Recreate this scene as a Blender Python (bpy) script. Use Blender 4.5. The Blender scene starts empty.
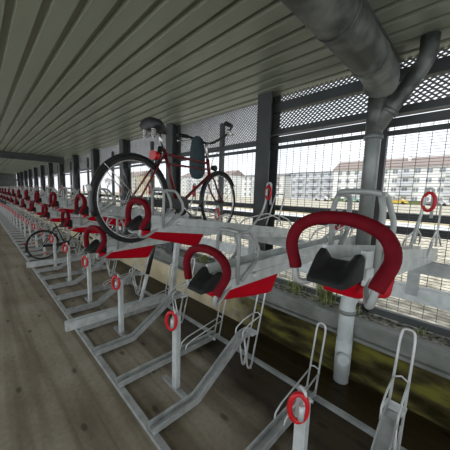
import bpy, math, random
from mathutils import Vector, Matrix
random.seed(7)
S = bpy.context.scene
COL = S.collection

# ------------------------------------------------------------------ camera
yaw, pit, rol = (math.radians(a) for a in (-45.3, 7.0, 1.8))
fwd = Vector((math.cos(pit)*math.sin(yaw), math.cos(pit)*math.cos(yaw), -math.sin(pit)))
rt = fwd.cross(Vector((0, 0, 1))).normalized()
up = rt.cross(fwd)
r2 = rt*math.cos(rol) + up*math.sin(rol)
u2 = -rt*math.sin(rol) + up*math.cos(rol)
cam = bpy.data.cameras.new('camera')
cam.sensor_width = 36; cam.lens = 36*252/450; cam.clip_start = .03; cam.clip_end = 600
co = bpy.data.objects.new('camera', cam); COL.objects.link(co)
co.matrix_world = Matrix(((r2.x, u2.x, -fwd.x, 0), (r2.y, u2.y, -fwd.y, 0), (r2.z, u2.z, -fwd.z, 1.5), (0, 0, 0, 1)))
S.camera = co

# ------------------------------------------------------------------ overcast sky, soft sun, exposure
W = bpy.data.worlds.new('overcast_sky'); S.world = W; W.use_nodes = True
nt = W.node_tree; nt.nodes.clear()
wo = nt.nodes.new('ShaderNodeOutputWorld'); bg = nt.nodes.new('ShaderNodeBackground')
tc = nt.nodes.new('ShaderNodeTexCoord'); nz = nt.nodes.new('ShaderNodeTexNoise'); cr = nt.nodes.new('ShaderNodeValToRGB')
mp = nt.nodes.new('ShaderNodeMapping'); mp.inputs['Scale'].default_value = (1, 1, 3)
nz.inputs['Scale'].default_value = 2.0; nz.inputs['Detail'].default_value = 4
cr.color_ramp.elements[0].position = .3; cr.color_ramp.elements[0].color = (.62, .70, .80, 1)
cr.color_ramp.elements[1].position = .7; cr.color_ramp.elements[1].color = (.92, .94, .97, 1)
nt.links.new(tc.outputs['Generated'], mp.inputs['Vector']); nt.links.new(mp.outputs['Vector'], nz.inputs['Vector'])
nt.links.new(nz.outputs['Fac'], cr.inputs['Fac']); nt.links.new(cr.outputs['Color'], bg.inputs['Color'])
bg.inputs['Strength'].default_value = .95
nt.links.new(bg.outputs['Background'], wo.inputs['Surface'])
sd = bpy.data.lights.new('hazy_sun', 'SUN'); sd.energy = .8; sd.angle = math.radians(25); sd.color = (1, .96, .9)
so = bpy.data.objects.new('hazy_sun', sd); COL.objects.link(so); so.rotation_euler = (math.radians(30), math.radians(10), 0)
S.view_settings.view_transform = 'Standard'; S.view_settings.look = 'None'
S.view_settings.exposure = .95; S.view_settings.gamma = 1; S.view_settings.use_curve_mapping = False

# ------------------------------------------------------------------ materials
def mat(name, c1, c2=None, scale=8, rough=.5, metal=0, bump=0, detail=5, lo=.35, hi=.65, stretch=(1, 1, 1), coord='Object', spec=.5, bscale=None):
    m = bpy.data.materials.new(name); m.use_nodes = True
    t = m.node_tree; b = t.nodes['Principled BSDF']
    b.inputs['Roughness'].default_value = rough; b.inputs['Metallic'].default_value = metal
    b.inputs['Specular IOR Level'].default_value = spec
    tc = t.nodes.new('ShaderNodeTexCoord'); mp = t.nodes.new('ShaderNodeMapping')
    mp.inputs['Scale'].default_value = stretch
    n = t.nodes.new('ShaderNodeTexNoise'); n.inputs['Scale'].default_value = scale; n.inputs['Detail'].default_value = detail
    r = t.nodes.new('ShaderNodeValToRGB')
    r.color_ramp.elements[0].position = lo; r.color_ramp.elements[0].color = (*c1, 1)
    r.color_ramp.elements[1].position = hi; r.color_ramp.elements[1].color = (*(c2 or [x*.85 for x in c1]), 1)
    t.links.new(tc.outputs[coord], mp.inputs['Vector']); t.links.new(mp.outputs['Vector'], n.inputs['Vector'])
    t.links.new(n.outputs['Fac'], r.inputs['Fac']); t.links.new(r.outputs['Color'], b.inputs['Base Color'])
    if bump:
        bp = t.nodes.new('ShaderNodeBump'); bp.inputs['Strength'].default_value = bump; bp.inputs['Distance'].default_value = .01
        if bscale:
            n2 = t.nodes.new('ShaderNodeTexNoise'); n2.inputs['Scale'].default_value = bscale; n2.inputs['Detail'].default_value = 6
            t.links.new(mp.outputs['Vector'], n2.inputs['Vector']); t.links.new(n2.outputs['Fac'], bp.inputs['Height'])
        else:
            t.links.new(n.outputs['Fac'], bp.inputs['Height'])
        t.links.new(bp.outputs['Normal'], b.inputs['Normal'])
    m['ramp'] = r.name; m['noise'] = n.name; m['map'] = mp.name
    return m
M = {}
M['galv'] = mat('galvanized_steel', (.50, .53, .51), (.68, .71, .69), 14, .42, .2)
M['galv_dark'] = mat('weathered_galvanized_steel', (.29, .305, .29), (.45, .47, .45), 9, .48, .2)
M['galv_mid'] = mat('dull_galvanized_steel', (.36, .375, .36), (.52, .54, .52), 12, .42, .3)
M['wire'] = mat('zinc_wire', (.60, .61, .59), (.72, .73, .70), 20, .4, .25)
M['foam'] = mat('dark_red_foam', (.125, .005, .010), (.165, .007, .013), 30, .7, 0, .15, spec=.08)
M['redpl'] = mat('red_plastic', (.47, .003, .014), (.42, .003, .012), 5, .5, spec=.06)
M['ringred'] = mat('bright_red_plastic', (.66, .010, .018), (.56, .008, .015), 9, .35)
M['tip'] = mat('black_rubber', (.012, .0125, .012), (.022, .0225, .022), 12, .6, spec=.25)
M['ceil'] = mat('olive_grey_sheet_metal', (.27, .285, .21), (.32, .34, .26), 1.2, .34, .0, stretch=(.3, 3, 1), coord='Object', spec=.6)
M['ceil_groove'] = mat('olive_grey_groove', (.155, .160, .125), (.185, .190, .150), 1.2, .5)
M['steel_dark'] = mat('dark_grey_steel', (.052, .057, .054), (.075, .081, .077), 4, .5, .1)
M['coping'] = mat('folded_steel_coping', (.15, .16, .14), (.24, .25, .225), 6, .5, .1)
M['pale'] = mat('pale_grey_pipe', (.52, .56, .54), (.66, .70, .68), 6, .4)
M['mesh'] = mat('mesh_wire', (.12, .125, .125), (.16, .165, .165), 20, .5, .5)
M['exp'] = mat('expanded_metal', (.20, .20, .19), (.26, .26, .24), 10, .5, .3)
M['duct'] = mat('stained_zinc_pipe', (.055, .06, .052), (.21, .22, .20), 4.5, .48, .35, detail=9, lo=.42, hi=.6, stretch=(1, 1, 1))
M['pipe'] = mat('zinc_downpipe', (.19, .205, .195), (.31, .325, .31), 7, .42, .25, detail=7)
M['black'] = mat('black_paint', (.012, .012, .013), (.02, .02, .022), 9, .35)
M['rubber'] = mat('black_tyre', (.015, .015, .015), (.03, .029, .027), 25, .8)
M['chrome'] = mat('bright_alloy', (.55, .55, .54), (.7, .7, .69), 9, .25, .9)
M['bike_red'] = mat('dark_red_paint', (.13, .006, .010), (.16, .008, .012), 5, .3)
M['glass_red'] = mat('red_reflector', (.5, .006, .01), (.6, .01, .015), 5, .2)
M['amber'] = mat('orange_reflector', (.85, .22, .03), (.8, .2, .02), 5, .25)
M['white_pl'] = mat('white_plastic', (.6, .6, .58), (.68, .68, .66), 5, .4)
M['leather'] = mat('black_saddle', (.014, .014, .014), (.02, .02, .02), 12, .5)
M['sheep'] = mat('cream_patch', (.5, .47, .38), (.6, .57, .48), 12, .8)
M['bag'] = mat('dark_teal_fabric', (.022, .04, .045), (.035, .058, .065), 9, .8)
M['gravel'] = mat('pale_gravel', (.20, .175, .12), (.64, .59, .46), 7, .9, 0, .8, detail=8, lo=.36, hi=.62)
M['sand'] = mat('ochre_path', (.52, .42, .25), (.62, .52, .33), 1.5, .9)
M['chalk'] = mat('white_concrete', (.60, .60, .57), (.70, .70, .68), 1.5, .9)
M['soil'] = mat('gravelly_soil', (.03, .028, .018), (.42, .40, .32), 30, .95, 0, 1, detail=8)
M['leaf'] = mat('weed_leaves', (.16, .20, .055), (.30, .33, .12), 10, .6)
M['bark'] = mat('bare_twigs', (.20, .15, .12), (.28, .21, .17), 5, .9)
M['bwhite'] = mat('white_render', (.78, .78, .74), (.86, .86, .82), .6, .9)
M['bgrey'] = mat('grey_render', (.60, .61, .62), (.70, .71, .72), .6, .9)
M['byellow'] = mat('yellow_render', (.62, .55, .38), (.66, .59, .42), .6, .9)
M['roof'] = mat('brown_roof_tiles', (.26, .205, .18), (.31, .25, .225), 3, .85)
M['roofgrey'] = mat('grey_roof', (.20, .20, .20), (.25, .25, .25), 3, .85)
M['window'] = mat('window_glass', (.22, .24, .27), (.32, .34, .37), 1, .3)  # tone lightened to put distance haze into the glass colour
M['balc'] = mat('balcony_panel', (.55, .57, .60), (.62, .64, .66), 1, .8)
M['hedge'] = mat('hedge', (.10, .13, .04), (.17, .2, .07), 2, .9)
M['car_white'] = mat('white_car_paint', (.7, .7, .7), (.72, .72, .72), 2, .2)
M['car_yellow'] = mat('yellow_car_paint', (.75, .5, .05), (.75, .5, .05), 2, .2)
M['car_green'] = mat('pale_green_car_paint', (.35, .55, .45), (.35, .55, .45), 2, .2)

# wet stained concrete floor
def floor_mat():
    m = bpy.data.materials.new('stained_concrete'); m.use_nodes = True
    t = m.node_tree; N = t.nodes; L = t.links; b = N['Principled BSDF']; b.inputs['Specular IOR Level'].default_value = .22
    tc = N.new('ShaderNodeTexCoord')
    def noise(scale, det, stretch=(1, 1, 1), dist=0):
        mp = N.new('ShaderNodeMapping'); mp.inputs['Scale'].default_value = stretch
        n = N.new('ShaderNodeTexNoise'); n.inputs['Scale'].default_value = scale; n.inputs['Detail'].default_value = det
        n.inputs['Distortion'].default_value = dist
        L.new(tc.outputs['Object'], mp.inputs['Vector']); L.new(mp.outputs['Vector'], n.inputs['Vector']); return n
    def ramp(src, stops):
        r = N.new('ShaderNodeValToRGB'); e = r.color_ramp.elements
        e[0].position, e[0].color = stops[0][0], (*stops[0][1], 1); e[1].position, e[1].color = stops[-1][0], (*stops[-1][1], 1)
        for p, c in stops[1:-1]:
            x = e.new(p); x.color = (*c, 1)
        L.new(src, r.inputs['Fac']); return r
    def mul(a, c, fac=1, typ='MULTIPLY'):
        x = N.new('ShaderNodeMixRGB'); x.blend_type = typ
        if isinstance(fac, (int, float)): x.inputs['Fac'].default_value = fac
        else: L.new(fac, x.inputs['Fac'])
        L.new(a, x.inputs['Color1']); L.new(c, x.inputs['Color2']); return x.outputs['Color']
    base = ramp(noise(1.6, 8).outputs['Fac'], [(.3, (.22, .185, .13)), (.55, (.30, .262, .195)), (.75, (.37, .33, .26))])
    fine = ramp(noise(30, 6).outputs['Fac'], [(.3, (.8, .8, .8)), (.7, (1.1, 1.1, 1.1))])
    c = mul(base.outputs['Color'], fine.outputs['Color'], .7)
    # long dirty streaks along the aisle
    st = ramp(noise(2.2, 5, (.12, 3.2, 1), .6).outputs['Fac'], [(.36, (.50, .46, .40)), (.56, (1.05, 1.05, 1.05))])
    c = mul(c, st.outputs['Color'], .8)
    # scattered drip spots
    vo = N.new('ShaderNodeTexVoronoi'); vo.voronoi_dimensions = '2D'; vo.inputs['Scale'].default_value = 1.9; vo.inputs['Randomness'].default_value = 1
    mpv = N.new('ShaderNodeMapping'); mpv.inputs['Scale'].default_value = (.8, 1.7, 0)
    L.new(tc.outputs['Object'], mpv.inputs['Vector']); L.new(mpv.outputs['Vector'], vo.inputs['Vector'])
    sp = ramp(vo.outputs['Distance'], [(.035, (.30, .28, .24)), (.075, (1, 1, 1))])
    c = mul(c, sp.outputs['Color'], .75)
    # wet patches towards the kerb (world y), painted darker to make up shadow contrast
    sx = N.new('ShaderNodeSeparateXYZ'); L.new(tc.outputs['Object'], sx.inputs['Vector'])
    wn = noise(1.5, 4, (.8, 1, 1), .4)
    ad = N.new('ShaderNodeMath'); ad.operation = 'MULTIPLY_ADD'; ad.inputs[1].default_value = .9; L.new(wn.outputs['Fac'], ad.inputs[0])
    L.new(sx.outputs['Y'], ad.inputs[2])
    ad2 = N.new('ShaderNodeMath'); ad2.operation = 'MULTIPLY_ADD'; ad2.inputs[1].default_value = .16; L.new(sx.outputs['X'], ad2.inputs[0]); L.new(ad.outputs[0], ad2.inputs[2])
    mr = N.new('ShaderNodeMapRange'); mr.inputs['From Min'].default_value = 1.42; mr.inputs['From Max'].default_value = 1.66
    L.new(ad2.outputs[0], mr.inputs['Value'])
    wet = N.new('ShaderNodeRGB'); wet.outputs[0].default_value = (.15, .12, .07, 1)
    c = mul(c, wet.outputs[0], mr.outputs['Result'])
    L.new(c, b.inputs['Base Color'])
    rr = N.new('ShaderNodeMapRange'); rr.inputs['To Min'].default_value = .62; rr.inputs['To Max'].default_value = .42
    L.new(mr.outputs['Result'], rr.inputs['Value']); L.new(rr.outputs['Result'], b.inputs['Roughness'])
    bp = N.new('ShaderNodeBump'); bp.inputs['Strength'].default_value = .25; bp.inputs['Distance'].default_value = .01
    L.new(noise(18, 8).outputs['Fac'], bp.inputs['Height']); L.new(bp.outputs['Normal'], b.inputs['Normal'])
    return m
M['floor'] = floor_mat()

def kerb_mat():
    m = mat('mossy_concrete', (.60, .51, .32), (.78, .68, .46), 3, .85, 0, .4, detail=8, spec=.1)  # pale base brightened: light on the kerb's left end is in the colour
    t = m.node_tree; N = t.nodes; L = t.links; b = N['Principled BSDF']; r = N[m['ramp']]
    tc = N.new('ShaderNodeTexCoord'); sx = N.new('ShaderNodeSeparateXYZ'); L.new(tc.outputs['Object'], sx.inputs['Vector'])
    n = N.new('ShaderNodeTexNoise'); n.inputs['Scale'].default_value = 5; n.inputs['Detail'].default_value = 8; L.new(tc.outputs['Object'], n.inputs['Vector'])
    a = N.new('ShaderNodeMath'); a.operation = 'MULTIPLY_ADD'; a.inputs[1].default_value = .9; L.new(n.outputs['Fac'], a.inputs[0]); L.new(sx.outputs['X'], a.inputs[2])
    mr = N.new('ShaderNodeMapRange'); mr.inputs['From Min'].default_value = -2.1; mr.inputs['From Max'].default_value = -1.2; L.new(a.outputs[0], mr.inputs['Value'])
    moss = N.new('ShaderNodeValToRGB'); e = moss.color_ramp.elements
    k = e.new(.5); k.color = (.060, .050, .020, 1)
    e[0].position = .36; e[0].color = (.018, .015, .003, 1); e[2].position = .66; e[2].color = (.155, .145, .028, 1)
    n2 = N.new('ShaderNodeTexNoise'); n2.inputs['Scale'].default_value = 3.4; n2.inputs['Detail'].default_value = 9
    mp = N.new('ShaderNodeMapping'); mp.inputs['Scale'].default_value = (1, 1, 3)
    L.new(tc.outputs['Object'], mp.inputs['Vector']); L.new(mp.outputs['Vector'], n2.inputs['Vector']); L.new(n2.outputs['Fac'], moss.inputs['Fac'])
    x = N.new('ShaderNodeMixRGB'); L.new(mr.outputs['Result'], x.inputs['Fac']); L.new(r.outputs['Color'], x.inputs['Color1']); L.new(moss.outputs['Color'], x.inputs['Color2'])
    L.new(x.outputs['Color'], b.inputs['Base Color'])
    return m
M['kerb'] = kerb_mat()

# ------------------------------------------------------------------ mesh helpers
class MB:
    def __init__(self): self.v = []; self.f = []; self.s = []
    def add(self, vs, fs, smooth=False):
        o = len(self.v); self.v += [tuple(p) for p in vs]; self.f += [tuple(i+o for i in f) for f in fs]; self.s += [smooth]*len(fs)
        return self
    def box(self, x0, x1, y0, y1, z0, z1):
        vs = [(x, y, z) for z in (z0, z1) for y in (y0, y1) for x in (x0, x1)]
        return self.add(vs, [(0, 2, 3, 1), (4, 5, 7, 6), (0, 1, 5, 4), (2, 6, 7, 3), (0, 4, 6, 2), (1, 3, 7, 5)])
    def bar(self, a, b, w, h, upv=(0, 0, 1)):
        a = Vector(a); b = Vector(b); d = (b-a).normalized(); s = d.cross(Vector(upv))
        if s.length < 1e-4: s = d.cross(Vector((0, 1, 0)))
        s.normalize(); u = s.cross(d)
        vs = [p + s*sx*w/2 + u*sz*h/2 for p in (a, b) for sx, sz in ((-1, -1), (1, -1), (1, 1), (-1, 1))]
        return self.add(vs, [(0, 1, 2, 3), (7, 6, 5, 4), (0, 4, 5, 1), (1, 5, 6, 2), (2, 6, 7, 3), (3, 7, 4, 0)])
    def tube(self, pts, r, seg=8, closed=False, smooth=True, caps=True):
        P = [Vector(p) for p in pts]; n = len(P)
        rs = r if isinstance(r, (list, tuple)) else [r]*n
        T = []
        for i in range(n):
            if closed: t = P[(i+1) % n]-P[i-1]
            else: t = P[min(i+1, n-1)]-P[max(i-1, 0)]
            T.append(t.normalized())
        u = T[0].orthogonal().normalized(); vs = []
        for i in range(n):
            u = (u - T[i]*u.dot(T[i])).normalized(); w = T[i].cross(u)
            for k in range(seg):
                a = 2*math.pi*k/seg
                vs.append(P[i] + (u*math.cos(a)+w*math.sin(a))*rs[i])
        fs = []
        m = n if closed else n-1
        if closed:  # find best twist for the joint
            j = (n-1)*seg
            best = min(range(seg), key=lambda q: sum((vs[j+k]-vs[(k+q) % seg]).length for k in range(seg)))
        for i in range(m):
            for k in range(seg):
                a = i*seg+k; b = i*seg+(k+1) % seg
                if closed and i == n-1: c = (k+1+best) % seg; d = (k+best) % seg
                else: c = (i+1)*seg+(k+1) % seg; d = (i+1)*seg+k
                fs.append((a, b, c, d))
        self.add(vs, fs, smooth)
        if not closed and caps:
            o = len(self.v)-n*seg
            self.f += [tuple(o+k for k in range(seg))[::-1], tuple(o+(n-1)*seg+k for k in range(seg))]; self.s += [False, False]
        return self
    def lathe(self, prof, c=(0, 0, 0), axis='z', seg=24):
        vs = []; n = len(prof); c = Vector(c)
        for k in range(seg):
            a = 2*math.pi*k/seg
            for r, h in prof:
                p = Vector((r*math.cos(a), r*math.sin(a), h))
                if axis == 'x': p = Vector((p.z, p.x, p.y))
                if axis == 'y': p = Vector((p.x, p.z, p.y))
                vs.append(c+p)
        fs = [(k*n+i, ((k+1) % seg)*n+i, ((k+1) % seg)*n+i+1, k*n+i+1) for k in range(seg) for i in range(n-1)]
        return self.add(vs, fs, True)
    def prism(self, poly, f0, f1):
        """poly: 2D points; f0, f1 map a 2D point to the 3D start and end section"""
        n = len(poly)
        vs = [f0(p) for p in poly]+[f1(p) for p in poly]
        fs = [(i, (i+1) % n, n+(i+1) % n, n+i) for i in range(n)]+[tuple(range(n))[::-1], tuple(range(n, 2*n))]
        return self.add(vs, fs)
    def sweep(self, poly, frames):
        """closed 2D section (x, z) placed at (y, z0, tilt) frames"""
        n = len(poly); vs = []
        for (y, z, c, s) in frames:
            vs += [(px, y - s*pz, z + c*pz) for px, pz in poly]
        fs = []
        for j in range(len(frames)-1):
            fs += [(j*n+i, j*n+(i+1) % n, (j+1)*n+(i+1) % n, (j+1)*n+i) for i in range(n)]
        fs += [tuple(range(n))[::-1], tuple((len(frames)-1)*n+i for i in range(n))]
        return self.add(vs, fs)
    def mesh(self, name, m):
        me = bpy.data.meshes.new(name); me.from_pydata([tuple(p) for p in self.v], [], self.f)
        me.polygons.foreach_set('use_smooth', self.s); me.materials.append(m); me.update()
        return me
    def build(self, name, m, parent=None, bevel=0):
        o = bpy.data.objects.new(name, self.mesh(name, m)); COL.objects.link(o)
        if parent: o.parent = parent
        if bevel:
            b = o.modifiers.new('bevel', 'BEVEL'); b.width = bevel; b.segments = 2; b.limit_method = 'ANGLE'
        return o

def smooth(pts, n=5, closed=False):
    P = [Vector(p) for p in pts]; N = len(P); out = []
    for i in range(N if closed else N-1):
        if closed: a, b, c, d = P[i-1], P[i], P[(i+1) % N], P[(i+2) % N]
        else: a, b, c, d = P[max(i-1, 0)], P[i], P[i+1], P[min(i+2, N-1)]
        for k in range(n):
            t = k/n
            out.append(.5*((2*b)+(c-a)*t+(2*a-5*b+4*c-d)*t*t+(3*b-a-3*c+d)*t**3))
    if not closed: out.append(P[-1])
    return out
def bend(pts, r=.02, n=4, closed=False):
    """polyline with rounded corners"""
    P = [Vector(p) for p in pts]; out = []; N = len(P)
    for i in range(N):
        if not closed and i in (0, N-1): out.append(P[i]); continue
        a, b, c = P[i-1], P[i], P[(i+1) % N]
        d1 = (a-b); d2 = (c-b); k = min(r, d1.length*.45, d2.length*.45)
        p = b+d1.normalized()*k; q = b+d2.normalized()*k
        for j in range(n+1):
            t = j/n; out.append(p*(1-t)**2+b*2*t*(1-t)+q*t*t)
    return out
def tag(o, label, cat, group=None, kind=None):
    o['label'] = label; o['category'] = cat
    if group: o['group'] = group
    if kind: o['kind'] = kind
    return o
def thing(name, label, cat, loc=(0, 0, 0), rz=0, group=None):
    o = bpy.data.objects.new(name, None); COL.objects.link(o); o.location = loc; o.rotation_euler = (0, 0, rz)
    o.empty_display_size = .1
    return tag(o, label, cat, group)
def struct(o): o['kind'] = 'structure'; return o
KIDS = {}
def kids(o):
    return [c for c in COL.objects if c.parent == o]
def dup(root, loc, rz=0, label=None, group=None, parent=None):
    r = root.copy(); COL.objects.link(r); r.location = loc; r.rotation_euler = (0, 0, rz)
    if label: r['label'] = label
    if group: r['group'] = group
    for ch in KIDS[root.name]:
        c = ch.copy(); COL.objects.link(c); c.parent = r
        for g in KIDS.get(ch.name, []):
            d = g.copy(); COL.objects.link(d); d.parent = c
    return r
def remember(root):
    KIDS[root.name] = kids(root)
    for c in KIDS[root.name]:
        k = kids(c)
        if k: KIDS[c.name] = k

XE, XW = 3.2, -26.0           # right and left extent of the shelter
# ------------------------------------------------------------------ SETTING: floor, ceiling, wall
struct(MB().box(XW, XE, -3.2, 2.16, -.2, 0).build('floor', M['floor']))
struct(MB().box(XW, XE, 2.13, 2.42, -.2, .355).build('trim_1', M['kerb']))                       # low concrete kerb wall
# folded steel coping along the kerb
cp = [(2.10, .36), (2.10, .385), (2.126, .392), (2.126, .418), (2.10, .425), (2.10, .505), (2.112, .525), (2.20, .525), (2.20, .505), (2.135, .505), (2.132, .49), (2.132, .375), (2.16, .375), (2.16, .36)]
struct(MB().prism(cp, lambda p: (XW, p[0], p[1]), lambda p: (XE, p[0], p[1])).build('trim_2', M['coping']))
# ribbed ceiling: flat pans with raised grooves running along the shelter
pitch = .147; y = -3.2; prof = []
y = .24 - pitch*17
while y < 2.40:
    prof += [(y, 2.55), (y+.098, 2.55), (y+.104, 2.585), (y+.141, 2.585)]
    y += pitch
ye = prof[-1][0]
prof += [(ye, 2.64), (prof[0][0], 2.64)]
mb = MB(); n = len(prof)
mb.add([(XW, a, b) for a, b in prof]+[(XE, a, b) for a, b in prof], [(i, (i+1) % n, n+(i+1) % n, n+i) for i in range(n)])
struct(mb.build('ceiling', M['ceil']))
# far end wall and aisle side wall
struct(MB().box(XW-.1, XW, -1.7, 2.4, 0, 2.6).build('wall_left', M['steel_dark']))
# cross beam under the far ceiling, lower ceiling beyond
struct(MB().box(-10.2, -10.0, -1.6, 2.2, 2.36, 2.545).build('trim_3', M['steel_dark']))
# overhead roof beam beside the duct
struct(MB().box(-.68, -.545, -1.6, 2.4, 2.40, 2.545).build('trim_4', M['steel_dark']))
# horizontal wall rails
struct(MB().box(-1.70, XE, 2.30, 2.37, 2.37, 2.46).build('trim_5', M['steel_dark']))
mb = MB().box(-1.70, XE, 2.30, 2.335, 2.125, 2.19); struct(mb.build('trim_6', M['steel_dark']))
struct(MB().box(-1.70, XE, 2.285, 2.30, 2.125, 2.137).build('trim_7', M['exp']))
struct(MB().box(XW, XE, 2.302, 2.330, 2.050, 2.112).build('trim_8', M['steel_dark']))
struct(MB().box(XW, XE, 2.302, 2.320, 1.985, 2.022).build('trim_9', M['steel_dark']))
struct(MB().box(XW, XE, 2.40, 2.45, 1.335, 1.392).build('trim_10', M['steel_dark']))
struct(MB().box(XW, XE, 2.40, 2.45, 1.225, 1.285).build('trim_11', M['steel_dark']))
struct(MB().box(XW, XE, 2.31, 2.35, .545, .60).build('trim_12', M['steel_dark']))

# columns
colx = [-1.70-1.83*k for k in range(-2, 13)]
def make_column():
    mb = MB()   # H-section standing with its flange to the room
    mb.box(-.09, .09, 2.205, 2.22, .50, 2.56).box(-.09, .09, 2.36, 2.375, .50, 2.56).box(-.006, .006, 2.22, 2.36, .50, 2.56)
    return mb.build('column', M['steel_dark'])
def uniq_col(k):
    names = {2: 'dark steel column behind the handlebar end of the parked red bicycle, widest in view'}
    return names.get(k)
col_lab = {-1.70: 'wide dark steel column right of the red bicycle, between bicycle and round downpipe',
           -3.53: 'dark steel column behind the frame of the parked red bicycle',
           -5.36: 'dark steel column seen through the rear wheel of the red bicycle',
           -7.19: 'dark steel column just left of the red bicycle rear wheel'}
cm = None
for k, x in enumerate(colx):
    if cm is None:
        o = make_column(); cm = o.data
    else:
        o = bpy.data.objects.new('column', cm); COL.objects.link(o)
    o.location = (x, 0, 0)
    x2 = round(x, 2)
    if x2 in col_lab: tag(o, col_lab[x2], 'column', 'steel columns along the mesh wall')
    elif x2 > 0: bpy.data.objects.remove(o) if k < 1 else tag(o, 'dark steel column beyond the right edge, nearest the viewer', 'column', 'steel columns along the mesh wall')
    else: tag(o, 'one of the small distant dark columns left of the bicycle along the mesh wall', 'column', 'far steel columns along the mesh wall')
pm = None
thin = [-.60, -2.46, -4.30]+[-6.15-1.83*k for k in range(11)]
tl = {-.60: 'thin grey post hidden close behind the round downpipe', -2.46: 'thin grey post behind the right handlebar of the red bicycle',
      -4.30: 'thin grey post behind the saddle of the red bicycle'}
for x in thin:
    if pm is None:
        o = MB().box(-.025, .025, 2.31, 2.36, .5, 2.4).build('fence_post', M['steel_dark']); pm = o.data
    else:
        o = bpy.data.objects.new('fence_post', pm); COL.objects.link(o)
    o.location = (x, 0, 0)
    tag(o, tl.get(round(x, 2), 'thin distant grey post between the far wall columns'), 'post', 'thin posts holding the mesh panels' if round(x, 2) in tl else 'far thin posts holding the mesh panels')

# wire mesh panels: dense horizontals, wide verticals (one panel per bay)
def wire_panel():
    mb = MB(); w = 1.80; y = 2.375; r = .0016
    z = .61
    while z < 2.30:
        if z < 2.115: mb.box(-w/2, w/2, y-r, y+r, z-r, z+r)
        z += .0225
    x = -w/2+.02
    while x < w/2:
        mb.box(x-.002, x+.002, y+r, y+3*r, .60, 2.12); x += .08
    return mb
def exp_panel(bands):
    mb = MB(); w = 1.80; z0 = 2.19; y = 2.355
    for z0, z1 in bands:
        nz_ = round((z1-z0)/.0185); dz = (z1-z0)/nz_
        for j in range(nz_+1):
            z = z0+j*dz
            # wavy strand
            nseg = 40; pts = []
            vs = []; fs = []
            for q in range(nseg*2+1):
                x = -w/2+w*q/(nseg*2)
                zz = z+(dz*.30 if (q+j) % 2 else -dz*.30)
                vs += [(x, y+.014, zz-.006), (x, y+.018, zz-.004), (x, y, zz+.0055)]
            for q in range(nseg*2):
                a = q*3
                fs += [(a, a+3, a+4, a+1), (a+1, a+4, a+5, a+2), (a+2, a+5, a+3, a)]
            mb.add(vs, fs)
    return mb
wm = wire_panel().mesh('wire_mesh_panel', M['mesh']); em = exp_panel(((2.19, 2.36), (2.46, 2.55))).mesh('expanded_metal_panel', M['exp']); em2 = exp_panel(((2.12, 2.55),)).mesh('expanded_metal_panel', M['exp'])
px_lab = {0: 'wire mesh wall panel behind the big red padded handle and the downpipe',
          1: 'wire mesh wall panel right of the wide column, left of it ends the bicycle', 2: 'wire mesh wall panel behind the front wheel of the red bicycle',
          3: 'wire mesh wall panel seen through the red bicycle frame'}
bays = [(colx[k]+colx[k+1])/2 for k in range(len(colx)-1)]
for x in bays:
    k = round((.13-.915-x)/1.83)
    a = bpy.data.objects.new('wire_mesh_panel', wm); b = bpy.data.objects.new('expanded_metal_panel', em if x > -1.7 else em2)
    for o, nm in ((a, 'wire mesh'), (b, 'expanded metal')):
        COL.objects.link(o); o.location = (x, 0, 0)
        where = {-1: 'past the downpipe at the right edge', 0: 'around the round downpipe', 1: 'left of the wide column behind the bicycle handlebar',
                 2: 'behind the saddle and frame of the red bicycle', 3: 'seen above and through the bicycle rear wheel'}.get(k)
        if where: tag(o, '%s %s' % ('slotted strip under the ceiling' if o is b else 'fine wire mesh panel', where), 'mesh panel', nm+' panels of the long wall')
        else: tag(o, 'small distant %s panel between the far columns' % nm, 'mesh panel', 'far %s panels' % nm)

# ------------------------------------------------------------------ duct and downpipe
dt = thing('rainwater_duct', 'large stained round zinc duct hanging under the ceiling at top right', 'pipe', (-.53, .2, 2.28))
mb = MB(); mb.tube(smooth([(0, -3.0, .02), (0, .5, 0), (0, 1.4, 0), (0, 1.55, -.005), (0, 1.66, -.025), (-.02, 1.72, -.06)], 6), .098, 28)
o = mb.build('duct_body', M['duct'], dt)
for yy in (.15, .95, 1.40):
    MB().tube([(0, yy, 0), (0, yy+.02, 0)], .102, 28).build('seam_ring', M['duct'], dt)
dp = thing('downpipe', 'round grey zinc downpipe with branch, running from the ceiling duct to the floor', 'pipe', (-.61, 2.10, 0))
MB().tube([(0, 0, 2.27), (0, 0, 1.9), (0, 0, .89)], .052, 24).build('pipe', M['pipe'], dp)
MB().tube(bend([(0, 0, .89), (.0, -.0, .80), (-.055, -.035, .68), (-.055, -.035, .60), (-.055, -.035, .0)], .05, 5), .057, 24).build('lower_pipe', M['pale'], dp)['label'] = 'pale grey lower pipe with an offset bend'
MB().tube(bend([(0, 0, 1.99), (.14, .02, 2.21), (.235, .03, 2.36), (.265, .03, 2.43), (.265, .03, 2.54)], .05, 5), .052, 20).build('branch_pipe', M['duct'], dp)
MB().tube([(0, 0, 2.30), (0, 0, 1.95)], .057, 24).build('sleeve', M['duct'], dp)
for zz, dx, dy in ((1.93, 0, 0), (.585, -.055, -.035), (.885, 0, 0)):
    MB().tube([(dx, dy, zz), (dx, dy, zz+.03)], .064, 24).build('clamp', M['pipe'], dp)
MB().tube([(.075, .012, 2.10), (.092, .015, 2.125)], .058, 20).build('clamp', M['duct'], dp)
MB().tube([(-.055+.01, -.085, .24), (-.055+.04, -.135, .24)], .042, 18).build('inspection_cap', M['pale'], dp)
MB().tube([(-.055, -.035, .07), (-.055, -.035, .36)], .061, 24).build('clamp', M['pale'], dp)

# ------------------------------------------------------------------ RACKS
PB = .51; X0 = -.22
NB = 46
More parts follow.
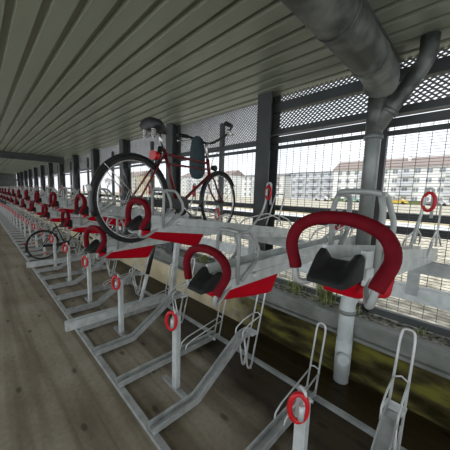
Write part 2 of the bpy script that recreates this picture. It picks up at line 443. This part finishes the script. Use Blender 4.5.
# --- upper tray prototype, origin at its front end under the handle; y to the wall; z measured from front top edge
sec = [(x*.68, z*.84) for x, z in [(-.085, -.10), (-.085, -.052), (-.079, -.048), (-.079, 0), (-.062, 0), (-.052, -.04), (.052, -.04), (.062, 0), (.079, 0), (.079, -.048), (.085, -.052), (.085, -.10), (.072, -.10), (.072, -.055), (-.072, -.055), (-.072, -.10)]]
def upper_tray(drop, label, ybh=1.10, L=1.52):
    t = thing('upper_bike_tray', label, 'bike rack tray')
    sl = -drop/1.35
    zz = lambda y: sl*max(0, y-.1)
    MB().sweep(sec, [(.03, zz(.03), 1, 0), (L, zz(L), 1, 0)]).build('tray_channel', M['galv'], t)
    # red cover under the tray
    mb = MB(); pr = []
    for (y, w, d) in ((.0, .030, .02), (.015, .042, .036), (.05, .049, .048), (.20, .051, .075), (.34, .051, .095)):
        z = -.080+zz(y); pr.append((y, w, z, z-d))
    vs = []
    for y, w, a, b in pr: vs += [(-w, y, a), (w, y, a), (w, y, b+.012), (w-.012, y, b), (-w+.012, y, b), (-w, y, b+.012)]
    y, w, a, b = pr[-1]
    vs += [(-w, y+.07, a), (w, y+.07, a), (w, y+.015, b+.012), (w-.012, y+.012, b), (-w+.012, y+.012, b), (-w, y+.015, b+.012)]
    n = 6; fs = []
    for j in range(len(vs)//n-1): fs += [(j*n+i, j*n+(i+1) % n, (j+1)*n+(i+1) % n, (j+1)*n+i) for i in range(n)]
    fs += [tuple(range(n))[::-1], tuple(len(vs)-n+i for i in range(n))]
    mb.add(vs, fs); mb.build('red_cover', M['redpl'], t, .004)
    # black wheel guide at the mouth: loft of W-shaped sections
    mb = MB()
    secs = []
    for (y, hw, horn, val, bot, rr) in ((-.070, .042, -.062, -.064, -.074, 0), (-.060, .047, -.052, -.056, -.073, 0), (-.04, .050, -.036, -.044, -.072, 0), (-.012, .053, -.014, -.034, -.071, 0), (.010, .054, -.003, -.028, -.070, 0), (.025, .054, -.006, -.028, -.070, 0)):
        top = [(-hw, bot), (-hw, horn-.012), (-hw+.006, horn), (-hw+.018, horn-.004), (-hw*.42, val), (hw*.42, val), (hw-.018, horn-.004), (hw-.006, horn), (hw, horn-.012), (hw, bot)]
        secs.append([(x, y, z) for x, z in top])
    vs = sum(secs, []); n = 10; fs = []
    for j in range(len(secs)-1): fs += [(j*n+i, j*n+(i+1) % n, (j+1)*n+(i+1) % n, (j+1)*n+i) for i in range(n)]
    fs += [tuple(range(n))[::-1], tuple(len(vs)-n+i for i in range(n))]
    mb.add(vs, fs); g = mb.build('wheel_guide', M['tip'], t, .005)
    MB().box(-.032, .032, -.0705, -.062, -.073, -.066).build('recess', M['tip'], g)
    # steel handle: tube passes under the tray and up both sides
    z0 = .08
    core = [(-.050, .07, -.072), (-.075, .01, -.100), (-.094, -.02, -.094), (-.100, -.022, -.055), (-.117, -.018, -.01), (-.102, -.016, .034), (-.058, -.016, .060), (0, -.016, .068), (.058, -.016, .060), (.102, -.016, .034), (.117, -.022, -.01), (.100, -.045, -.055), (.092, -.050, -.094), (.075, -.01, -.102), (.050, .07, -.072)]
    core = [(px, py, pz+(.010 if pz > -.03 else 0)) for px, py, pz in core]
    sm = smooth(core, 6)
    MB().tube(sm, .008, 10).build('handle_tube', M['galv_dark'], t)
    a = 6*3-1; b = len(sm)-6*3+1
    f = sm[a:b]
    rs = [.0160]*len(f); rs[0] = .0150; rs[-1] = .0150
    MB().tube(f, rs, 18).build('foam_grip', M['foam'], t)
    # wheel support frame: two bent side loops joined by a cross bar
    fr = .0078
    for s in (-1, 1):
        pts = bend([(s*.060, .10, -.07), (s*.062, .10, .10), (s*.052, .105, .135), (s*.048, .185, .135), (s*.062, .225, .06), (s*.062, .225, .02), (s*.062, .12, -.06)], .03, 4)
        MB().tube(pts, fr, 8).build('side_loop', M['galv_dark'], t)
    MB().tube(smooth([(-.052, .105, .137), (-.03, .095, .142), (.03, .095, .142), (.052, .105, .137)], 3), fr, 8).build('cross_bar', M['galv_dark'], t)
    for s in (-1, 1): MB().tube([(s*.055, .20, -.05), (s*.078, .20, -.05)], .011, 8).build('bolt', M['wire'], t)
    # rear wire wheel holder
    yb = ybh if drop else 1.20; zr = zz(yb); lo = -.03 if drop else .14
    for s in (-1, 1):
        MB().tube(bend([(s*.062, yb-.28, zr-.01), (s*.06, yb-.20, zr+.06), (s*.05, yb+.10, zr+.10), (s*.05, yb+.30, zr+.04), (s*.06, yb+.34, zr-.02)], .03, 3), .0055, 6).build('holder_wire', M['wire'], t)
    MB().tube(bend([(-.055, yb+.10, zr), (-.045, yb+.21, zr+.24-lo), (.045, yb+.21, zr+.24-lo), (.055, yb+.10, zr)], .02, 3), .006, 6).build('holder_loop', M['wire'], t)
    # locking loop with red ring
    lk = MB().tube(bend([(-.045, yb-.10, zr+.0), (-.045, yb+.02, zr+.10-lo*.5), (-.03, yb+.04, zr+.17-lo), (-.02, yb+.04, zr+.33-lo), (.015, yb+.04, zr+.33-lo), (.02, yb+.04, zr+.15-lo)], .02, 4), .009, 8).build('lock_loop', M['galv'], t)
    ring = [Vector((.0, yb+.03, zr+.25-lo))+Vector((.032*math.cos(q), -.012*math.cos(q), .055*math.sin(q))) for q in [2*math.pi*j/20 for j in range(20)]]
    MB().tube(ring, .010, 8, closed=True).build('lock_ring', M['ringred'], lk)
    remember(t); return t
ordw = ['first', 'second', 'third', 'fourth', 'fifth', 'sixth', 'seventh', 'eighth', 'ninth', 'tenth', 'eleventh', 'twelfth', 'thirteenth', 'fourteenth']
UL = {0: 'raised upper bicycle tray with the largest red padded handle, in front of the downpipe',
      1: 'lower-set upper bicycle tray with red handle at picture centre, left of the largest handle',
      2: 'raised upper bicycle tray whose red handle stands in front of the red bicycle',
      3: 'lower-set upper bicycle tray turned slightly out, carrying the red bicycle',
      4: 'raised upper bicycle tray with red handle just left of the bicycle rear wheel',
      5: 'lower-set upper bicycle tray with red handle above the long thick floor bar'}
far = [0]
def ulabel(i):
    if i in UL: return UL[i], 'upper bicycle trays near the viewer'
    if i < 16: return '%s upper bicycle tray with red handle, %s from the right-hand picture edge' % ('raised' if i % 2 == 0 else 'lower-set', ordw[i] if i < 14 else ['fifteenth', 'sixteenth'][i-14]), 'upper bicycle trays in the middle distance'
    return 'one of the tiny far upper bicycle trays with red handles, vanishing at the left', 'far upper bicycle trays'
ZH, ZL = 1.375, 1.215
near = upper_tray(.178, UL[0], 1.34, 1.62); high = upper_tray(.178, UL[2]); low = upper_tray(0, UL[1])
for i in range(-1, NB):
    x = X0-PB*i - .012*min(max(i, 0), 2)+(.035 if i == 1 else -.012 if i == 0 else 0)
    hi = i % 2 == 0
    proto = high if hi else low
    if i == -1: continue
    lab, grp = ulabel(i)
    if i == 0: near.location = (x, .62, ZH); near['group'] = grp; near['label'] = lab
    elif i == 2: high.location = (x, .62, ZH); high['group'] = grp; high['label'] = lab
    elif i == 1: proto.location = (x, .62, ZL); proto['group'] = grp; proto['label'] = lab
    elif i == 3: dup(proto, (-1.70, .54, 1.185), math.radians(9), lab, grp)
    else: dup(proto, (x, .62, ZH if hi else ZL), 0, lab, grp)

# --- carrying structure behind the trays
bt = thing('tray_support_bar', 'long galvanized bar carrying the rear ends of all upper trays', 'rack bar', (0, 1.93, 0))
MB().box(XW+1, XE-1, -.03, .03, 1.055, 1.131).build('top_beam', M['galv_dark'], bt)
MB().box(XW+1, XE-1, .02, .10, .855, .945).build('lower_beam', M['galv'], bt)
for k in range(20):
    MB().box(-.285-1.32*k, -.225-1.32*k, .0, .05, .90, 1.07).build('short_post', M['galv_dark'], bt)
lg = None
for k in range(5):
    x = -2.95-4.08*k
    if lg is None:
        o = MB().bar((-.0, 1.99, .88), (.0, 1.90, 0), .06, .06, (0, 1, 0)).build('support_leg', M['galv']); lg = o.data
    else: o = bpy.data.objects.new('support_leg', lg); COL.objects.link(o)
    o.location = (x, 0, 0)
    tag(o, ['grey steel support leg under the trays, nearest, below the red bicycle', 'second grey steel support leg under the trays, left of the nearest'][k] if k < 2 else 'distant grey steel support leg under the far trays', 'leg', 'legs under the rack' )

# --- floor rails
tag(MB().box(XW+1, XE-1, .67, .71, 0, .03).build('front_floor_rail', M['galv_dark']), 'long galvanized floor rail along the aisle edge of the lower racks', 'rail')
tag(MB().box(XW+1, XE-1, 1.70, 1.73, 0, .03).build('rear_floor_rail', M['galv_dark']), 'long galvanized floor rail along the wall side of the lower racks', 'rail')

csec = [(-.036, .0), (-.036, .045), (-.030, .045), (-.028, .006), (.028, .006), (.030, .045), (.036, .045), (.036, 0)]
def flat_channel():
    t = thing('lower_wheel_channel', '', 'bike rack channel')
    MB().sweep(csec, [(.68, .03, 1, 0), (1.70, .035, 1, 0)]).build('channel', M['galv_mid'], t)
    MB().tube(bend([(-.034, 1.70, .03), (-.034, 1.80, .50), (-.026, 1.81, .55), (.026, 1.81, .55), (.034, 1.80, .50), (.034, 1.70, .03)], .025, 4), .0075, 8).build('holder_hoop', M['wire'], t)
    for s in (-1, 1):
        MB().tube(bend([(s*.036, 1.28, .04), (s*.036, 1.285, .11), (s*.036, 1.35, .14), (s*.036, 1.745, .20)], .02, 3), .006, 6).build('side_wire', M['wire'], t)
    MB().tube([(-.036, 1.745, .22), (0, 1.74, .235), (.036, 1.745, .22)], .005, 6).build('cross_wire', M['wire'], t)
    MB().tube([(-.06, 1.62, .05), (.06, 1.62, .05)], .012, 8).build('bolt', M['galv'], t)
    remember(t); return t
def ramp_channel():
    t = thing('lower_wheel_ramp', '', 'bike rack channel')
    a = math.atan2(.29, .47)
    MB().sweep(csec, [(.68, .03, 1, 0), (1.02, .03, 1, 0), (1.05, .04, math.cos(a/2), math.sin(a/2)), (1.48, .315, math.cos(a/2), math.sin(a/2)), (1.52, .325, 1, 0), (1.60, .325, 1, 0)]).build('channel', M['galv_mid'], t)
    MB().tube(bend([(-.040, 1.59, .02), (-.036, 1.76, .68), (-.028, 1.775, .74), (.028, 1.775, .74), (.036, 1.76, .68), (.040, 1.59, .02)], .025, 4), .0075, 8).build('holder_hoop', M['wire'], t)
    for s in (-1, 1):
        MB().tube(bend([(s*.038, 1.47, .33), (s*.038, 1.47, .40), (s*.038, 1.56, .44), (s*.036, 1.70, .46)], .02, 3), .006, 6).build('side_wire', M['wire'], t)
        MB().tube(bend([(s*.03, 1.50, .33), (s*.03, 1.56, .04), (s*.03, 1.585, .02), (s*.035, 1.61, .05), (s*.036, 1.64, .22)], .015, 3), .008, 6).build('support_wire', M['wire'], t)
    MB().tube([(-.036, 1.70, .46), (0, 1.71, .475), (.036, 1.70, .46)], .005, 6).build('cross_wire', M['wire'], t)
    MB().box(-.05, .05, 1.58, 1.66, .32, .335).build('end_plate', M['galv'], t)
    remember(t); return t
fl = flat_channel(); rp = ramp_channel()
LL = {0: 'rising wheel ramp with tall wire hoop at the bottom right corner, nearest of the ramps',
      1: 'flat floor wheel channel with wire hoop, directly left of the downpipe foot',
      2: 'rising wheel ramp in the bottom middle, bending up under the central red handle',
      3: 'flat floor wheel channel between the two nearest full ramps, left of the bottom middle ramp',
      4: 'rising wheel ramp just in front of the long thick floor bar',
      5: 'flat floor wheel channel running beneath the long thick floor bar'}
for i in range(0, NB):
    ra = i % 2 == 0; proto = rp if ra else fl
    x = X0-PB*i-.02*min(i, 2)-.0*i
    if i in LL: lab, grp = LL[i], 'lower wheel channels near the viewer'
    elif i < 16: lab, grp = '%s, %s lower rack place from the right-hand picture edge' % ('rising wheel ramp' if ra else 'flat floor wheel channel', (ordw+['fifteenth', 'sixteenth'])[i]), 'lower wheel channels in the middle distance'
    else: lab, grp = 'tiny far %s at the left end of the lower racks' % ('rising wheel ramp' if ra else 'flat wheel channel'), 'far lower wheel '+('ramps' if ra else 'channels')
    if i < 2: proto.location = (x, 0, 0); proto['label'] = lab; proto['group'] = grp
    else: dup(proto, (x, 0, 0), 0, lab, grp)

# --- locking posts
def lock_post():
    t = thing('locking_post', '', 'post')
    MB().box(-.028, .028, -.02, .02, .028, .60).build('post', M['galv'], t, .004)
    MB().box(-.17, .17, -.018, .018, .0, .028).build('foot_bar', M['galv_dark'], t)
    lk = MB().tube(bend([(-.012, -.01, .55), (-.016, -.014, .655), (.02, -.028, .655), (.02, -.034, .56)], .022, 5), .0085, 8).build('shackle', M['galv'], t)
    ring = [Vector((.0, -.045, .575))+Vector((.030*math.cos(q), .022*math.cos(q), .066*math.sin(q))) for q in [2*math.pi*j/20 for j in range(20)]]
    MB().tube(ring, .0125, 8, closed=True).build('lock_ring', M['ringred'], t)
    MB().tube([(.016, -.045, .60), (.016, -.047, .53)], .014, 8).build('catch', M['galv'], t)
    remember(t); return t
lp = lock_post()
PL = ['nearest square locking post with red ring, at the bottom edge right of the middle', 'locking post with red ring beside the bottom middle ramp',
      'locking post with red ring standing in front of the long thick floor bar', 'locking post with red ring just behind the long floor bar',
      'locking post with red ring right of the black bicycle wheel']
for k in range(NB//2):
    lab = PL[k] if k < 5 else ('%s locking post with red ring counted from the bottom right' % ordw[k] if k < 10 else 'tiny far locking post with red ring, low at the left')
    grp = 'near locking posts' if k < 10 else 'far locking posts'
    if k == 0: lp.location = (-.47, 1.0, 0); lp['label'] = lab; lp['group'] = grp
    else: dup(lp, (-.47-1.018*k, 1.0, 0), 0, lab, grp)

def dup_tree(root, loc, label):
    r = root.copy(); COL.objects.link(r); r.location = loc; r['label'] = label
    for ch in kids(root):
        c = ch.copy(); COL.objects.link(c); c.parent = r
    return r
# --- thick floor bar with black gas strut
fb = thing('steel_rack_bar', 'nearest long thick galvanized bar lying low, its end sticking over the aisle floor rail', 'rack bar', (-2.80, .56, .082))
MB().prism([(-.03, 0), (.03, 0), (.03, .095), (.022, .095), (.022, .03), (-.022, .03), (-.022, .095), (-.03, .095)], lambda p: (p[0], 0, p[1]), lambda p: (p[0], 1.15, p[1])).build('beam', M['galv'], fb)
fb2 = dup_tree(fb, (-5.58, .57, .082), 'smaller distant galvanized bar lying low beside the black bicycle wheel')
st = thing('gas_strut', 'black and silver strut leaning up from the thick floor bar to the trays', 'strut', (-2.80, 1.36, .17))
MB().tube([(0, 0, 0), (0, .09, .32)], .022, 12).build('silver_rod', M['galv'], st)
MB().tube([(0, .09, .32), (0, .23, .86)], .026, 14).build('black_sleeve', M['black'], st)

# ------------------------------------------------------------------ BICYCLES
def wheel(hx, hz, r, parent, name, steer=0):
    """wheel in the x-z plane (bike local: x forward, y left), centre (hx, hz)"""
    c = Vector((hx, 0, hz))
    def circ(rad, n=48, y=0): return [c+Vector((rad*math.cos(q), y, rad*math.sin(q))) for q in [2*math.pi*j/n for j in range(n)]]
    w = MB().tube(circ(r-.017), .0165, 10, closed=True).build(name, M['rubber'], parent)
    MB().tube(circ(r-.038), .007, 8, closed=True).build('rim', M['chrome'], w)
    mb = MB()
    for j in range(28):
        q = 2*math.pi*j/28; s = .03 if j % 2 else -.03; q2 = q+(.9 if (j//2) % 2 else -.9)
        mb.tube([c+Vector((.02*math.cos(q2), s, .02*math.sin(q2))), c+Vector(((r-.05)*math.cos(q), 0, (r-.05)*math.sin(q)))], .0010, 4)
    mb.build('spokes', M['chrome'], w)
    MB().tube([c+Vector((0, -.05, 0)), c+Vector((0, .05, 0))], .020, 12).build('hub', M['black'], w)
    return w
def fender(hx, hz, r, a0, a1, parent, m):
    n = 26; vs = []; fs = []
    for j in range(n+1):
        q = math.radians(a0+(a1-a0)*j/n)
        for (dr, y) in ((-.014, -.023), (.0, -.018), (.004, 0), (.0, .018), (-.014, .023), (-.004, .018), (.001, 0), (-.004, -.018)):
            vs.append((hx+(r+dr)*math.cos(q), y, hz+(r+dr)*math.sin(q)))
    for j in range(n): fs += [(j*8+k, j*8+(k+1) % 8, (j+1)*8+(k+1) % 8, (j+1)*8+k) for k in range(8)]
    fs += [tuple(range(8))[::-1], tuple(n*8+k for k in range(8))]
    return MB().add(vs, fs, True).build('mudguard', m, parent)
def bike(label, loc, rz, tilt, frame_m, r=.335, wb=1.14, red=True, scale=1):
    t = thing('bicycle', label, 'bicycle', loc, rz); t.rotation_euler = (0, -tilt, rz); t.scale = (scale,)*3
    RH = (0, 0, r); FH = (wb, 0, r); BB = (.47, 0, .29); SC = (.28, 0, .75); HT = (.89, 0, .755); HB = (.935, 0, .62)
    V = lambda p, dy=0, dz=0: (p[0], p[1]+dy, p[2]+dz)
    wheel(0, r, r, t, 'rear_wheel'); wheel(wb, r, r, t, 'front_wheel')
    mb = MB(); tr = .0145
    mb.tube([BB, V(SC, 0, .03)], tr, 10).tube([V(SC, 0, -.02), V(HT, 0, -.02)], tr*.85, 10).tube([(.315, 0, .65), (.915, 0, .675)], tr*.7, 10)
    mb.tube([BB, HB], tr*1.05, 10).tube([V(HT, 0, .02), V(HB, 0, -.02)], tr*1.25, 12)
    for s in (-1, 1):
        mb.tube([V(RH, s*.055), V(SC, s*.02, -.02)], .0085, 8).tube([V(RH, s*.055), V(BB, s*.03)], .010, 8)
    mb.tube([V(BB, -.04), V(BB, .04)], .024, 12)
    mb.build('frame', frame_m, t)
    mb = MB()
    mb.tube([V(HB, 0, -.02), (.955, 0, .585)], .018, 10)
    for s in (-1, 1): mb.tube(smooth([(.95, s*.02, .60), (.965, s*.045, .56), (1.03, s*.05, .45), (wb, s*.05, r)], 4), .011, 8)
    mb.build('fork', frame_m, t)
    fender(0, r, r+.012, 10, 200, t, M['black']); fender(wb, r, r+.012, 35, 190, t, M['black'])
    for s in (-1, 1):
        MB().tube([(0, s*.05, r), (-.26, s*.025, r+.24)], .003, 5).build('mudguard_stay', M['chrome'], t)
        MB().tube([(wb, s*.05, r), (wb+.30, s*.025, r+.21)], .003, 5).build('mudguard_stay', M['chrome'], t)
    MB().tube([V(SC, 0, .02), (.225, 0, .90)], .0135, 10).build('seat_post', M['chrome'], t)
    # saddle: lofted teardrop
    vs = []; fs = []; secs = [(-.10, .06, .03), (-.095, .105, .055), (-.05, .118, .062), (0, .09, .046), (.05, .04, .03), (.09, .024, .02), (.10, .01, .005)]
    for sx, w, h in secs:
        for k in range(10):
            q = 2*math.pi*k/10; zz = math.sin(q)
            vs.append((.21+sx, w*math.cos(q), .925+(h if zz > 0 else .040)*zz))
    for j in range(len(secs)-1): fs += [(j*10+k, (j+1)*10+k, (j+1)*10+(k+1) % 10, j*10+(k+1) % 10) for k in range(10)]
    fs += [tuple(range(10)), tuple(len(vs)-10+k for k in range(10))[::-1]]
    MB().add(vs, fs, True).build('saddle', M['leather'], t)
    # stem and swept handlebar
    MB().tube([V(HT), (.86, 0, .90), (.87, 0, .93), (.93, 0, .945)], .0125, 10).build('stem', M['chrome'], t)
    MB().tube(smooth([(.80, -.29, 1.07), (.89, -.28, 1.08), (.96, -.18, 1.03), (.93, 0, .945), (.94, .18, 1.0), (.87, .27, 1.03), (.77, .29, 1.02)], 5), .013, 10).build('handlebar', M['chrome'] if not red else M['black'], t)
    for s in (-1, 1):
        MB().tube([(.77, s*.295, 1.07), (.89, s*.278, 1.08)] if s < 0 else [(.74, s*.295, 1.02), (.87, s*.27, 1.03)], .020, 10).build('grip', M['tip'], t)
        MB().tube(smooth([(.91, s*.22, 1.01), (.88, s*.31, .99), (.79, s*.34, .975)], 3), .008, 6).build('brake_lever', M['chrome'], t)
    MB().tube([(.90, -.24, 1.02), (.90, -.24, 1.05)], .024, 12).build('bell', M['chrome'], t)
    # cranks
    mb = MB(); mb.lathe([(.0, -.055), (.085, -.055), (.09, -.052), (.085, -.049), (.0, -.049)], (BB[0], 0, BB[2]), 'y', 24)
    mb.build('chainring', M['black'], t)
    MB().tube([(BB[0], -.06, BB[2]), (BB[0]+.12, -.07, BB[2]-.10)], .011, 8).build('crank', M['chrome'], t)
    MB().tube([(BB[0], .06, BB[2]), (BB[0]-.12, .07, BB[2]+.10)], .011, 8).build('crank', M['chrome'], t)
    MB().box(BB[0]+.08, BB[0]+.17, -.15, -.07, BB[2]-.115, BB[2]-.09).build('pedal', M['black'], t)
    MB().box(BB[0]-.17, BB[0]-.08, .07, .15, BB[2]+.09, BB[2]+.115).build('pedal', M['black'], t)
    MB().prism([(-.03, .035), (.52, .10), (.55, .0), (.52, -.09), (-.03, -.035)], lambda p: (p[0], -.066, r-.02+p[1]*.55+(-.02)*p[0]), lambda p: (p[0], -.048, r-.02+p[1]*.55-.02*p[0])).build('chain_guard', M['black'], t)
    MB().tube([(.015, -.045, r), (.015, -.030, r)], .035, 16).build('sprocket', M['galv_dark'], t)
    # lights
    MB().tube([(-.345, 0, r+.05), (-.358, 0, r+.09)], .017, 12).build('rear_reflector', M['white_pl'] if red else M['glass_red'], t)
    MB().tube([(.975, 0, .70), (1.03, 0, .70)], [.022, .034], 14).build('headlight', M['black'], t)
    if red:
        MB().tube([(.23, 0, .70), (.165, 0, .70)], [.030, .040], 14).build('rear_light', M['glass_red'], t)
        MB().tube([(.25, 0, .78), (.20, 0, .60)], .02, 8).build('light_bracket', M['black'], t)
    else:
        for q in (40, 160, 280):
            a = math.radians(q); MB().box(.2*math.cos(a)-.03, .2*math.cos(a)+.03, -.012, .012, r+.2*math.sin(a)-.012, r+.2*math.sin(a)+.012).build('wheel_reflector', M['amber'], t)
    # luggage/kick stand
    MB().tube([(.40, .05, .27), (.33, .11, .02)], .009, 8).build('kickstand', M['galv_dark'], t)
    # cables
    mb = MB(); mb.tube(smooth([(.89, -.24, 1.0), (1.01, -.14, .95), (.97, -.02, .80), (.945, 0, .66)], 5), .003, 5).tube(smooth([(.89, .24, 1.0), (1.02, .12, .92), (.93, .02, .74)], 5), .003, 5)
    mb.build('brake_cable', M['black'], t)
    return t
yaw1 = math.atan2(.98, -.205)
b1 = bike('dark red city bicycle with black mudguards parked on the upper trays', (-1.64, .755, 1.150), yaw1, math.radians(-1.4), M['bike_red'], scale=.875)
# saddle underside cream label patch and dark bag on the handlebar
for s in (-1, 1):
    MB().tube([(.13+.0015*j+.0, s*.055+.016*math.cos(j*.9), .835+.0022*j) if False else (.13+.016*math.sin(j*.9), s*.05+.016*math.cos(j*.9), .83+.0018*j) for j in range(36)], .005, 6).build('saddle_spring', M['chrome'], b1)
    MB().tube([(.225, 0, .885), (.13, s*.05, .83), (.12, s*.05, .826)], .006, 6).build('saddle_rail', M['white_pl'], b1)
u1 = Vector((math.cos(yaw1), math.sin(yaw1), 0)); l1 = Vector((-u1.y, u1.x, 0))
bp = Vector((-1.64, .745, 1.15))+u1*.77+l1*.09
bagpts = []
mb = MB(); vs = []; fs = []
secs = [(.02, .02, .90), (.05, .055, .87), (.06, .07, .78), (.065, .08, .66), (.06, .085, .58), (.04, .06, .53), (.015, .02, .515)]
for a, b, z in secs:
    for k in range(12):
        q = 2*math.pi*k/12
        vs.append((a*math.cos(q)*(1+.12*math.sin(3*q)), b*math.sin(q)*(1+.1*math.cos(2*q)), z))
for j in range(len(secs)-1): fs += [(j*12+k, j*12+(k+1) % 12, (j+1)*12+(k+1) % 12, (j+1)*12+k) for k in range(12)]
fs += [tuple(range(12)), tuple(len(vs)-12+k for k in range(12))[::-1]]
mb.add(vs, fs, True); o = mb.build('cloth_bag', M['bag']); o.location = bp + Vector((0, 0, -.0)); o.location.z = 1.115; o.rotation_euler = (0, 0, yaw1)
tag(o, 'dark teal cloth bag hanging from the handlebar of the red bicycle', 'bag')
b2 = bike('black city bicycle with silver handlebar standing in the lower racks at left', (-6.27, .93, .035), math.atan2(1.0, -.24), 0, M['black'], red=False, scale=.9)

# ------------------------------------------------------------------ OUTSIDE
struct(MB().box(-130, 60, 2.42, 11.5, .2, .40).build('ground_gravel', M['gravel']))
tag(MB().box(XW, XE, 2.20, 2.425, .40, .528).build('soil_strip', M['soil']), 'strip of gravelly soil between coping and mesh wall', 'soil', kind='stuff')
struct(MB().box(-130, 60, 11.5, 14.2, .2, .42).build('ground_chalk', M['chalk']))
struct(MB().box(-130, 60, 14.2, 22, .2, .43).build('ground_sand', M['sand']))
struct(MB().box(-200, 120, 22, 160, .2, .40).build('ground_far', M['gravel']))
# weeds
def weed(x, y, z, n, h, label, grp):
    mb = MB()
    for k in range(n):
        a = random.uniform(0, 6.28); l = h*random.uniform(.5, 1); w = random.uniform(.002, .006)
        bx, by = x+random.gauss(0, .05), y+random.uniform(-.035, .035)
        d = Vector((math.cos(a), math.sin(a)*.5, 0)); s = Vector((-d.y, d.x, 0)).normalized()
        p0 = Vector((bx, by, z)); p1 = p0+Vector((0, 0, l*.6))+d*l*.2; p2 = p0+Vector((0, 0, l*.85))+d*l*.55
        mb.add([p0-s*w*.5, p0+s*w*.5, p1+s*w, p1-s*w, p2], [(0, 1, 2, 3), (3, 2, 4)])
    return tag(mb.build('weed', M['leaf']), label, 'plant', grp)
weed(-.92, 2.26, .529, 110, .30, 'tallest clump of yellowish weeds left of the downpipe at the mesh foot', 'weeds')
weed(-1.25, 2.26, .529, 60, .20, 'low weed clump left of the tallest clump near the wide column', 'weeds')
weed(-.70, 2.27, .529, 25, .10, 'small weed tuft close to the left side of the downpipe', 'weeds')
weed(-.22, 2.27, .529, 20, .06, 'tiny weed tuft on the soil strip right of the downpipe', 'weeds')
weed(-2.7, 2.27, .529, 60, .16, 'weed clump behind the rack seen below the front wheel of the bicycle', 'weeds')

# apartment buildings
def building(x0, x1, y0, dep, zb, ze, zr, wall, roofm, label, floors=4, step=3.0, balc=None):
    t = thing('apartment_building', label, 'building', ((x0+x1)/2, y0, zb), 0, 'apartment blocks beyond the tracks')
    hw = (x1-x0)/2
    MB().box(-hw, hw, 0, dep, 0, ze-zb).build('wall', wall, t)
    MB().prism([(-.6, ze-zb), (dep+.6, ze-zb), (dep/2, zr-zb)], lambda p: (-hw-.5, p[0], p[1]), lambda p: (hw+.5, p[0], p[1])).build('roof', roofm, t)
    fh = (ze-zb)/floors; nx = int((2*hw)//step)
    wmesh = None; cnt = 0
    wm_ = MB().box(-.62, -.06, -.05, .03, 0, 1.2).box(.06, .62, -.05, .03, 0, 1.2).mesh('window', M['window'])
    bm_ = MB().box(-1.9, 1.9, -1.3, -1.2, 0, 1.0).box(-1.9, 1.9, -1.3, 0, -.15, 0).mesh('balcony', M['balc'])
    for f in range(floors):
        for k in range(nx):
            x = -hw+step*(k+.5)+(2*hw-nx*step)/2
            o = bpy.data.objects.new('window', wm_); COL.objects.link(o); o.parent = t; o.location = (x, 0, f*fh+fh*.32)
            if balc and k % balc == balc-1 and f:
                o = bpy.data.objects.new('balcony', bm_); COL.objects.link(o); o.parent = t; o.location = (x, 0, f*fh)
    if roofm is M['roof']:
        for k in range(4):
            MB().box(-hw*.7+k*hw*.45-.4, -hw*.7+k*hw*.45+.4, dep*.3, dep*.3+.7, zr-zb-1.6, zr-zb+.3).build('chimney', M['bwhite'], t)
    return t
building(-37.5, 18, 90, 12, .4, 10.9, 14.4, M['bwhite'], M['roof'], 'long white apartment block with brown roof right of the downpipe', 4, 2.7, 4)
building(-58, -40, 96, 12, .4, 11.2, 12.0, M['bgrey'], M['roofgrey'], 'grey-white apartment block with balconies between column and downpipe', 4, 3.0, 2)
building(-88, -63, 98, 12, .4, 10.5, 12, M['bwhite'], M['roofgrey'], 'white apartment block visible behind the bicycle front wheel', 4, 3.2, 3)
building(-145, -98, 100, 12, .4, 12, 15, M['bwhite'], M['roof'], 'distant white block seen through the bicycle frame', 5, 3.4, 3)
building(-200, -165, 80, 12, .4, 12, 16, M['byellow'], M['roof'], 'distant yellowish block at the far left beyond the mesh', 5, 3.4, 3)
# bare trees
def tree(x, y, h, label):
    mb = MB()
    def br(p, d, l, r, k):
        q = p+d*l; mb.tube([p, q], [r, r*.65], 5)
        if k == 0: return
        for j in range(4 if k > 1 else 5):
            a = random.uniform(0, 6.28); e = (d*1.0+Vector((math.cos(a), math.sin(a), random.uniform(.0, .5)))*.75).normalized()
            br(p+d*l*random.uniform(.6, 1), e, l*random.uniform(.55, .8), r*.5, k-1)
    br(Vector((0, 0, 0)), Vector((0, 0, 1)), h*.34, h*.02, 4)
    o = mb.build('bare_tree', M['bark']); o.location = (x, y, .4)
    return tag(o, label, 'tree', 'bare trees beyond the tracks')
tree(-50, 48, 7.5, 'bare brown tree behind the bicycle front wheel')
tree(-34, 50, 7, 'bare brown tree between column and downpipe, in front of the grey block')
tree(-68, 46, 8, 'bare reddish tree seen through the bicycle main frame')
tree(-85, 44, 8.5, 'bare tree seen through the bicycle rear wheel')
tree(-112, 40, 9, 'bare tree seen left of the bicycle rear wheel')
# hedge and parked cars at the foot of the long block
tag(MB().box(-36, 15, 80, 81.2, .4, 1.3).build('hedge', M['hedge']), 'low clipped hedge along the foot of the white block', 'hedge')
def car(x, y, m, label):
    t = thing('parked_car', label, 'car', (x, y, .4), 0, 'cars parked before the white block')
    MB().prism([(-2.1, .35), (-2.15, .75), (-1.3, .9), (-.8, 1.38), (.9, 1.4), (1.5, .92), (2.1, .8), (2.15, .35)], lambda p: (p[0], -.85, p[1]), lambda p: (p[0], .85, p[1])).build('body', m, t, .05)
    MB().prism([(-1.15, .92), (-.75, 1.3), (.85, 1.32), (1.3, .94)], lambda p: (p[0], -.87, p[1]), lambda p: (p[0], .87, p[1])).build('side_windows', M['window'], t)
    for sx in (-1.3, 1.3):
        for sy in (-.8, .8):
            MB().tube([(sx, sy-.1, .32), (sx, sy+.1, .32)], .32, 16).build('wheel', M['rubber'], t)
car(-23.6, 70, M['car_green'], 'pale green car parked left of the yellow car before the white block')
car(-14, 70, M['car_yellow'], 'yellow car parked before the white block')
car(-6.8, 70, M['car_white'], 'white car parked right of the yellow car before the white block')
car(-32, 70, M['car_white'], 'white car parked left of the pale green car')
